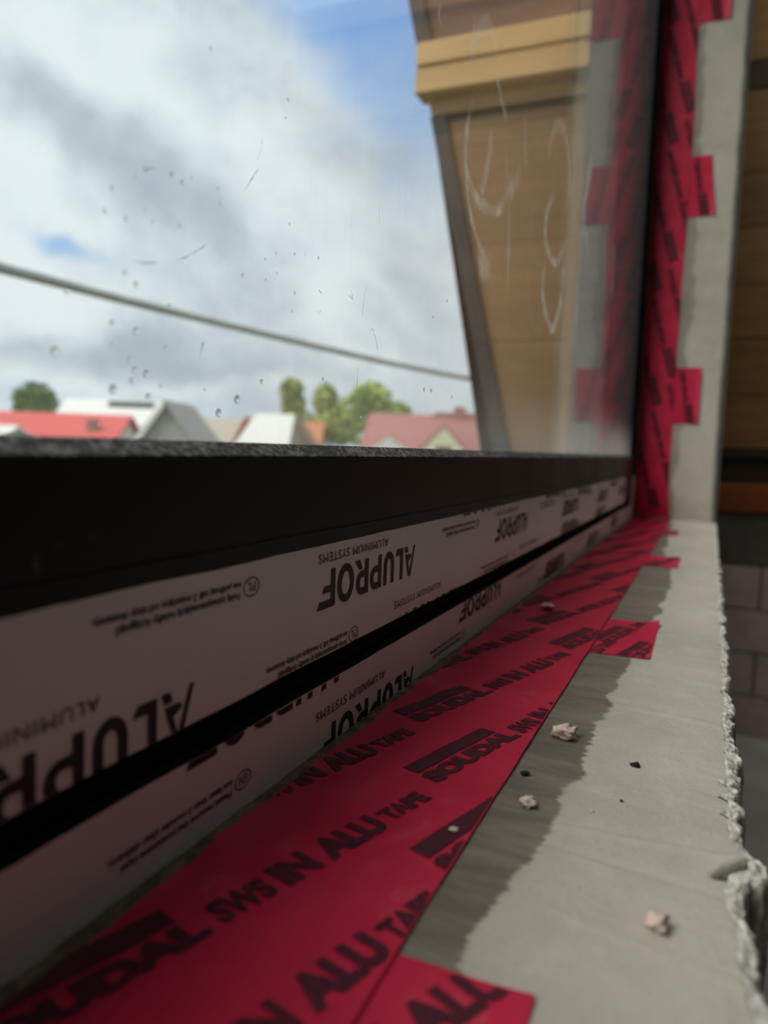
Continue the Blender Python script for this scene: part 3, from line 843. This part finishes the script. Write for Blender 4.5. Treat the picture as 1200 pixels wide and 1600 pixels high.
VA = math.radians(-106)
for i in range(-2, 12):
    for j in range(-8, 10):
        # same print, running up the wall: tape length -> z, tape width -> y
        lx = T0[0]+i*TA[0]+j*TB[0]; ly = T0[1]+i*TA[1]+j*TB[1]
        if not (-.2 < lx < 1.6 and .04 < ly < .165): continue
        pcs = [(V_, F_, (lambda a, b, fn=fn: (lambda q: (RY1-(q[1]-TY0), q[0]-.15))(fn(a, b)))) for V_, F_, fn in cell(lx, ly, TU)]
        print_obj('printed_line', pcs, rev3d(.0), [((RY0+.001, 0), (-1, 0)), ((RY1-.001, 0), (1, 0)), ((0, SZ+.02), (0, -1)), ((0, ZT-.03), (0, 1))], TINK, tape_v, None)
def vstrip(z0, z1, yend, label, skew=0.):
    V, F = [], []; nz, ny = 20, 12
    for k in range(nz+1):
        z = z0+(z1-z0)*k/nz
        e = yend+skew*(z-z0)
        for j in range(ny+1):
            y = e+(RY0+.012-e)*j/ny
            V.append((XE-.0009-hrt(y, z)*.5-.0020*max(0, (yend+.012-y)/.012)**2, y, z))
    for k in range(nz):
        for j in range(ny):
            a = k*(ny+1)+j; F.append((a, a+1, a+ny+2, a+ny+1))
    o = obj('tape_strip', V, F, TAPE, smooth=True, label=label, cat='tape', group='short red tape strips')
    zm = (z0+z1)/2
    pcs = [(V_, F_, (lambda a, b, fn=fn: (lambda q: (RY0-.004-(q[1]), zm-.01+q[0]))(fn(a, b)))) for V_, F_, fn in cell(0, .012, math.radians(-10), .85)]
    print_obj('printed_line', pcs, lambda a, b: Vector((XE-.0034-hrt(a, b)*.5, a, b)), [((yend+.004, 0), (-1, 0)), ((RY0-.001, 0), (1, 0)), ((0, z0+.002), (0, -1)), ((0, z1-.002), (0, 1))], TINK, o, None)
vstrip(.0615, .1640, .0255, 'red tape strip on the far reveal, lowest of three beside the vertical tape')
vstrip(.4345, .5400, .0215, 'red tape strip on the far reveal, middle of three beside the vertical tape', .10)
vstrip(.7690, .8750, .0185, 'red tape strip on the far reveal at the top edge of the picture')

# ================================================================== CRUMBS
def crumb(name, x, y, r, seed, mat, label, cat, flat=.55, curl=0., on=None):
    bm = bmesh.new(); bmesh.ops.create_icosphere(bm, subdivisions=3, radius=1)
    for v in bm.verts:
        d = 1+.62*fbm(v.co.x*1.6+seed, v.co.y*1.6, v.co.z*1.6, 4)+.22*fbm(v.co.x*5, v.co.y*5+seed, v.co.z*5, 2)
        v.co *= d; v.co.z *= flat
        if curl: v.co.z += curl*(v.co.x**2)*.5; v.co.y -= curl*.7*(v.co.x**2)
    zmin = min(v.co.z for v in bm.verts)
    zb = on if on is not None else hsill(x, y)
    for v in bm.verts: v.co = Vector((x+v.co.x*r, y+v.co.y*r, zb+(v.co.z-zmin)*r-.0001+ZC))
    me = bpy.data.meshes.new(name); bm.to_mesh(me); bm.free()
    return link_mesh(name, me, mat, label=label, cat=cat, group='crumbs on the sill', smooth=True)
crumb('plaster_flake', .3085, .0485, .0046, 3., CRUMB, 'largest pale curled plaster flake on the damp dark strip of the sill', 'crumb', .42, 1.1)
crumb('plaster_crumb', .2420, .0480, .0026, 9., CRUMB, 'small round pale crumb on the damp dark strip of the sill', 'crumb', .6)
crumb('plaster_crumb', .1927, .0045, .0028, 14., CRUMB, 'pinkish crumb lying alone on the bare light grey sill', 'crumb', .7)
crumb('plaster_flake', .2127, .0643, .0014, 21., CRUMB, 'tiny white flake lying on a printed black bar of the red tape', 'crumb', .3, .2, SZ+htape(.2127, .0643)+.0002)
crumb('plaster_flake', .5577, .1039, .0050, 31., CRUMB, 'blurred pale flake on the red sill tape near the window frame', 'crumb', .35, .3, SZ+htape(.5577, .1039))
crumb('plaster_crumb', .2480, .0280, .0006, 40., CRUMB, 'pin-sized white grain in the middle of the light grey sill', 'crumb', .7)
crumb('lint_tuft', .2660, .0545, .0016, 51., LINT, 'tiny dark tuft of lint beside the red sill tape', 'lint', .35)
crumb('splinter', .2944, .0186, .0017, 61., LINT, 'small dark curved splinter on the light grey sill', 'splinter', .25, .5)
crumb('splinter', .2600, .0200, .0006, 71., LINT, 'dark speck on the light grey sill nearer the camera than the splinter', 'speck', .5)

# ================================================================== OUTDOORS
XC = 1.60
def edgeY(z): return .4309+(z-.0057)*(.6665-.4309)/(.97-.0057)
cw = empty('side_wall', (XC, .4, ZC), label='brown boarded outdoor side wall with pale batten, seen through the right of the glass', cat='wall')
z = -1.2; hh = .205
while z < 1.9:
    z1 = z+hh; g = .0006
    pts = [(XC, .262, z+g), (XC, edgeY(z)-.020, z+g), (XC, edgeY(z1)-.020, z1-g), (XC, .262, z1-g)]
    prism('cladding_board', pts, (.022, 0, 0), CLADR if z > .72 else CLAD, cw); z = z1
prism('backing_wall', [(XC+.022, .262, -1.2), (XC+.022, edgeY(-1.2)-.012, -1.2), (XC+.022, edgeY(1.9)-.012, 1.9), (XC+.022, .262, 1.9)], (.12, 0, 0), FASCIA, cw)
for za, zb in ((-1.2, .752), (.85, 1.9)):
    if za < 0: zb = .711
    prism('edge_board', [(XC-.012, edgeY(za)-.034, za), (XC-.012, edgeY(za), za), (XC-.012, edgeY(zb), zb), (XC-.012, edgeY(zb)-.034, zb)], (.155, 0, 0), FASCIA, cw)
# pale battens and the brown block below their end
boxes('batten', [(XC-.045, XC+.02, .262, .628, .806, .853)], BEAMW, cw, bevel=.003)
boxes('batten', [(XC-.040, XC+.02, .262, .631, .752, .8045)], BEAMW, cw, bevel=.003)
boxes('bracket_block', [(XC-.014, XC+.10, .262, .600, .712, .751)], CLAD, cw, bevel=.003)

FWD = ray(600, 698); FWD = Vector((FWD.x, FWD.y, 0)).normalized(); RGT = Vector((FWD.y, -FWD.x, 0))
def hor(px): return 677+.035*px
def pos(px, d): return FWD*d+RGT*((px-600)/FPX*d)
def hgt(px, py, d): return (hor(px)-py)*d/FPX
GZ = -4.6
boxes('ground', [(-80, 160, .9, 190, GZ-.3, GZ)], simple('grass_ground', (.10, .13, .05), .95, .1, .3, .3), kind='structure', label='grassy ground far below the window')
def rot_pt(c, a, b, z): p = c+RGT*a+FWD*b; return (p.x, p.y, z)
def roof_mat(name, c, seam=9.): return simple(name, c, .7, .3, .12, seam, .2, .02)
WIN_DARK = simple('far_window_glass', (.06, .07, .08), .2, .6, .1, 3)
def gable_house(name, label, px, d, w, dep, ridge, eave, across, wall, roof, hipl=0., extras=()):
    """across: ridge runs left-right (roof slope faces us); else the gable faces us"""
    c = pos(px, d) if across else pos(px, d-dep/2-.45)+FWD*(dep/2+.45)
    e = empty(name, (c.x, c.y, GZ+ZC), label=label, cat='house', group='houses beyond the garden')
    w2, d2 = w/2, dep/2
    V = [rot_pt(c, a, b, z) for z in (GZ, eave) for a, b in ((-w2, -d2), (w2, -d2), (w2, d2), (-w2, d2))]
    F = [(0, 1, 5, 4), (1, 2, 6, 5), (2, 3, 7, 6), (3, 0, 4, 7), (0, 3, 2, 1)]
    if across: V += [rot_pt(c, -w2+hipl, 0, ridge-.12), rot_pt(c, w2, 0, ridge-.12)]; F += [(4, 7, 8), (5, 9, 6), (4, 8, 9, 5), (7, 6, 9, 8)]
    else: V += [rot_pt(c, 0, -d2, ridge-.12), rot_pt(c, 0, d2, ridge-.12)]; F += [(4, 5, 8), (6, 7, 9), (4, 8, 9, 7), (5, 6, 9, 8)]
    obj('wall', V, F, wall, e)
    o = .45
    if across:
        k = (ridge-eave)/d2; ze = eave-o*k
        A = [(-w2-o, -d2-o, ze), (w2+o, -d2-o, ze), (w2+o, 0, ridge), (-w2-o+hipl, 0, ridge), (w2+o, d2+o, ze), (-w2-o, d2+o, ze)]
        F = [(0, 1, 2, 3), (3, 2, 4, 5)] + ([(0, 3, 5)] if hipl else [])
    else:
        k = (ridge-eave)/w2; ze = eave-o*k
        A = [(-w2-o, -d2-o, ze), (0, -d2-o, ridge), (0, d2+o, ridge), (-w2-o, d2+o, ze), (w2+o, -d2-o, ze), (w2+o, d2+o, ze)]
        F = [(0, 1, 2, 3), (1, 4, 5, 2)]
    r = obj('roof', [rot_pt(c, a, b, z) for a, b, z in A], F, roof, e)
    sd = r.modifiers.new('thick', 'SOLIDIFY'); sd.thickness = .18; sd.offset = 0
    return e, c
def lbox(name, c, a0, a1, b0, b1, z0, z1, mat, parent):
    V = [rot_pt(c, a, b, z) for z in (z0, z1) for b in (b0, b1) for a in (a0, a1)]
    return obj(name, V, [(0, 2, 3, 1), (4, 5, 7, 6), (0, 1, 5, 4), (2, 6, 7, 3), (0, 4, 6, 2), (1, 3, 7, 5)], mat, parent)
def front_gable(c, e, a, wid, z0, z1, b_face, b_back, wall, roof, window=True):
    oh = .06
    w = wid/2
    obj('dormer_wall', [rot_pt(c, a-w, b_face, z0-1.5), rot_pt(c, a+w, b_face, z0-1.5), rot_pt(c, a+w, b_face, z0), rot_pt(c, a, b_face, z1-.1), rot_pt(c, a-w, b_face, z0)], [(0, 1, 2, 3, 4)], wall, e).modifiers.new('thick', 'SOLIDIFY').thickness = .2
    k = (z1-z0)/w; o = .22
    r = obj('dormer_roof', [rot_pt(c, a-w-o, b_face-oh, z0-o*k), rot_pt(c, a, b_face-oh, z1), rot_pt(c, a, b_back, z1), rot_pt(c, a-w-o, b_back, z0-o*k), rot_pt(c, a+w+o, b_face-oh, z0-o*k), rot_pt(c, a+w+o, b_back, z0-o*k)], [(0, 1, 2, 3), (1, 4, 5, 2)], roof, e)
    r.modifiers.new('thick', 'SOLIDIFY').thickness = .14
    if window: lbox('dormer_window', c, a-.42, a+.42, b_face-.06, b_face+.05, z0-.9, z0+.30, WIN_DARK, e)

CREAM = simple('cream_render', (.90, .82, .58), .9, .2, .06, 2); WHITE = simple('white_render', (.78, .78, .76), .9, .2, .06, 2); GREYR = simple('grey_render', (.42, .41, .39), .9, .2, .08, 2)
MAROON = roof_mat('maroon_roof', (.44, .20, .185)); RED = roof_mat('red_roof', (.62, .12, .11)); PALE = roof_mat('pale_roof', (.74, .73, .69)); GREY = roof_mat('grey_roof', (.33, .32, .30)); BEIGE = roof_mat('beige_roof', (.46, .41, .33))  # maroon paled toward pink, distance haze put into its colour
ORR = roof_mat('orange_roof', (.52, .22, .10)); BRN = roof_mat('brown_roof', (.28, .18, .13)); PANEL = simple('solar_panel', (.05, .07, .08), .3, .5, .1, 2)

# maroon-roofed house on the right with white and cream gables
d = 45
e, c = gable_house('house', 'house with maroon roof, chimney and a cream gable right of the trees', 690, d, 10.0, 8.0, hgt(690, 651, d), hgt(690, 760, d), True, CREAM, MAROON, 1.2)
s = d/FPX
front_gable(c, e, (600-690)*s*.92, 2.3, hgt(600, 704, d-3), hgt(600, 680, d-3), -3.6, -.5, WHITE, MAROON)
front_gable(c, e, (684-690)*s*.92, 3.0, hgt(684, 706, d-3), hgt(684, 662, d-3), -3.6, -.2, CREAM, MAROON)
lbox('chimney', c, (707-690)*s, (724-690)*s, -.3, .3, hgt(700, 670, d), hgt(715, 637, d), MAROON, e)
obj('ridge_cap', [rot_pt(c, (668-690)*s, .2, hgt(690, 655, d)), rot_pt(c, (680-690)*s, .2, hgt(690, 645, d)), rot_pt(c, (800-690)*s, .2, hgt(690, 645, d)), rot_pt(c, (800-690)*s, .2, hgt(690, 655, d))], [(0, 1, 2, 3)], MAROON, e).modifiers.new('thick', 'SOLIDIFY').thickness = .4
# long red roof at the left
d = 58
e, c = gable_house('house', 'long low house with a bright red roof at the far left', 65, d, 13.2, 8.0, hgt(80, 647, d), hgt(80, 690, d), True, WHITE, RED)
lbox('chimney', c, (158-65)*d/FPX, (172-65)*d/FPX, -2.6, -2.0, hgt(160, 690, d), hgt(165, 656, d-3), BRN, e)
d = 46
gable_house('shed', 'pale grey shed roof below the red roof at the left border', -10, d, 2.4, 3.0, hgt(0, 666, d), hgt(0, 682, d), True, WHITE, PALE)
# white building with a dark panel row
d = 80
e, c = gable_house('house', 'large white-roofed house with a dark solar strip behind the red roof', 182, d, 9.4, 10.0, hgt(185, 627, d), hgt(185, 672, d), True, WHITE, PALE)
pz = (hgt(185, 627, d)-hgt(185, 672, d))/5.0
lbox('solar_panel', c, (178-182)*d/FPX, (245-182)*d/FPX, -1.35, -.12, hgt(185, 642, d), hgt(185, 628.5, d), PANEL, e)
# grey gable with white barge board
d = 48
e, c = gable_house('house', 'grey pointed gable roof with a white barge board, left of centre', 257, d, 3.4, 6.0, hgt(257, 628, d-3), hgt(257, 686, d), False, GREYR, GREY)
ap = hgt(257, 628, d-3); ev = hgt(257, 686, d); k = (ap-ev)/1.7
obj('barge_board', [rot_pt(c, -2.2, -3.5, ev-.5*k-.05), rot_pt(c, 0, -3.5, ap+.12), rot_pt(c, 0, -3.5, ap-.30), rot_pt(c, -2.2, -3.5, ev-.5*k-.55)], [(0, 1, 2, 3)], WHITE, e).modifiers.new('thick', 'SOLIDIFY').thickness = .12
# the cluster in the middle
d = 72
gable_house('house', 'low beige roof to the right of the grey pointed gable', 335, d, 4.6, 6.0, hgt(335, 656, d), hgt(335, 700, d), True, CREAM, BEIGE)
d = 60
gable_house('house', 'small bright red gable roof in the middle of the houses', 383, d, 1.4, 5.0, hgt(385, 655, d), hgt(385, 684, d), False, RED, RED)
d = 50
e, c = gable_house('house', 'pale sloping roof just left of the green trees', 420, d, 2.5, 5.0, hgt(425, 649, d), hgt(425, 692, d), True, WHITE, PALE, .9)
d = 56
gable_house('house', 'small brown gable between the pale roof and the trees', 462, d, 1.6, 4.0, hgt(465, 658, d), hgt(465, 684, d), False, BRN, BRN)
d = 63
gable_house('house', 'small orange roof in front of the trees', 487, d, 1.2, 4.0, hgt(487, 661, d), hgt(487, 690, d), True, BRN, ORR)

# trees
BARK = simple('bark', (.10, .075, .05), .9, .1, .2, 6)
def leafmat(name, c):
    m = simple(name, c, .8, .2, .35, .7); return m
LEAF = [leafmat('leaf_deep', (.17, .27, .08)), leafmat('leaf_olive', (.38, .44, .14)), leafmat('leaf_light', (.40, .49, .16))]  # leaf tones paled to carry distance haze
def tree(name, label, d, blobs, mat, leaves=700):
    bx = sum(b[0] for b in blobs)/len(blobs); c = pos(bx, d)
    e = empty(name, (c.x, c.y, GZ+ZC), label=label, cat='tree', group='trees behind the houses')
    s = d/FPX; V, F = [], []
    zs = [hgt(b[0], b[1], d) for b in blobs]
    for (px, py, rx, ry), zc_ in zip(blobs, zs):
        for i in range(leaves):
            while True:
                q = Vector((random.uniform(-1, 1), random.uniform(-1, 1), random.uniform(-1, 1)))
                if .25 < q.length < 1: break
            p = pos(px, d)+RGT*(q.x*rx*s)+FWD*(q.y*rx*s); z0 = zc_+q.z*ry*s
            r = random.uniform(.12, .26)*d/60; n = Vector((random.gauss(0, 1), random.gauss(0, 1), random.gauss(0, 1))).normalized()
            t = n.orthogonal().normalized()*r; b2 = n.cross(t)
            b0 = len(V); q0 = Vector((p.x, p.y, z0))
            V += [tuple(q0+t), tuple(q0+b2*.7), tuple(q0-t), tuple(q0-b2*.7)]; F.append((b0, b0+1, b0+2, b0+3))
    cr = obj('crown', V, F, mat, e); cr['kind'] = 'stuff'
    V, F = [], []; top = max(zs); n = 8
    for k in range(6):
        t = k/5; z0 = GZ+(top-GZ)*t; r = .28*(1-t*.75)*d/60
        for i in range(n): a = 2*math.pi*i/n; V.append((c.x+r*math.cos(a)+.1*fbm(t*3, d), c.y+r*math.sin(a), z0))
    for k in range(5):
        for i in range(n): F.append((k*n+i, k*n+(i+1) % n, (k+1)*n+(i+1) % n, (k+1)*n+i))
    obj('trunk', V, F, BARK, e, smooth=True)
tree('tree', 'round dark green tree behind the red roof at the left', 84, [(55, 622, 32, 24), (62, 640, 36, 26)], LEAF[0], 900)
tree('bush', 'small green treetop beside the white roof at the left', 90, [(108, 645, 9, 12)], LEAF[0], 250)
tree('tree', 'slender green tree, leftmost of the middle group', 78, [(455, 612, 19, 20), (458, 636, 20, 24), (468, 665, 26, 26)], LEAF[1], 650)
tree('tree', 'middle olive green tree of the group behind the houses', 66, [(507, 624, 20, 24), (512, 655, 26, 36), (530, 668, 30, 30)], LEAF[1], 700)
tree('tree', 'broad light green tree behind the maroon roof', 80, [(578, 625, 34, 28), (555, 645, 40, 30), (610, 650, 34, 26), (570, 675, 60, 26)], LEAF[2], 900)

# overhead cable, near and out of focus
pts = []
for px, py, d in ((-260, 345, 2.6), (-120, 384, 2.9), (0, 418, 3.2), (100, 444, 3.5), (200, 470, 3.8), (300, 494, 4.1), (400, 518, 4.5), (500, 542, 4.9), (600, 565, 5.4), (700, 585, 6.0), (800, 603, 6.7), (900, 620, 7.5), (960, 632, 8.2)):
    r_ = ray(px, py).normalized(); pts.append(r_*d)
V, F = [], []; n = 8
for i, p in enumerate(pts):
    t = (pts[min(i+1, len(pts)-1)]-pts[max(0, i-1)]).normalized(); a = t.orthogonal().normalized()
    a = (Vector((0, 0, 1))-t*t.z).normalized(); b = t.cross(a)
    for k in range(n): q = p+(a*math.cos(2*math.pi*k/n)+b*math.sin(2*math.pi*k/n))*.0215; V.append(tuple(q))
for i in range(len(pts)-1):
    for k in range(n): F.append((i*n+k, i*n+(k+1) % n, (i+1)*n+(k+1) % n, (i+1)*n+k))
obj('overhead_cable', V, F, simple('cable_sheath', (.62, .64, .62), .6, .3, .1, 5), smooth=True, label='grey overhead cable crossing the cloudy sky outside the window', cat='cable')
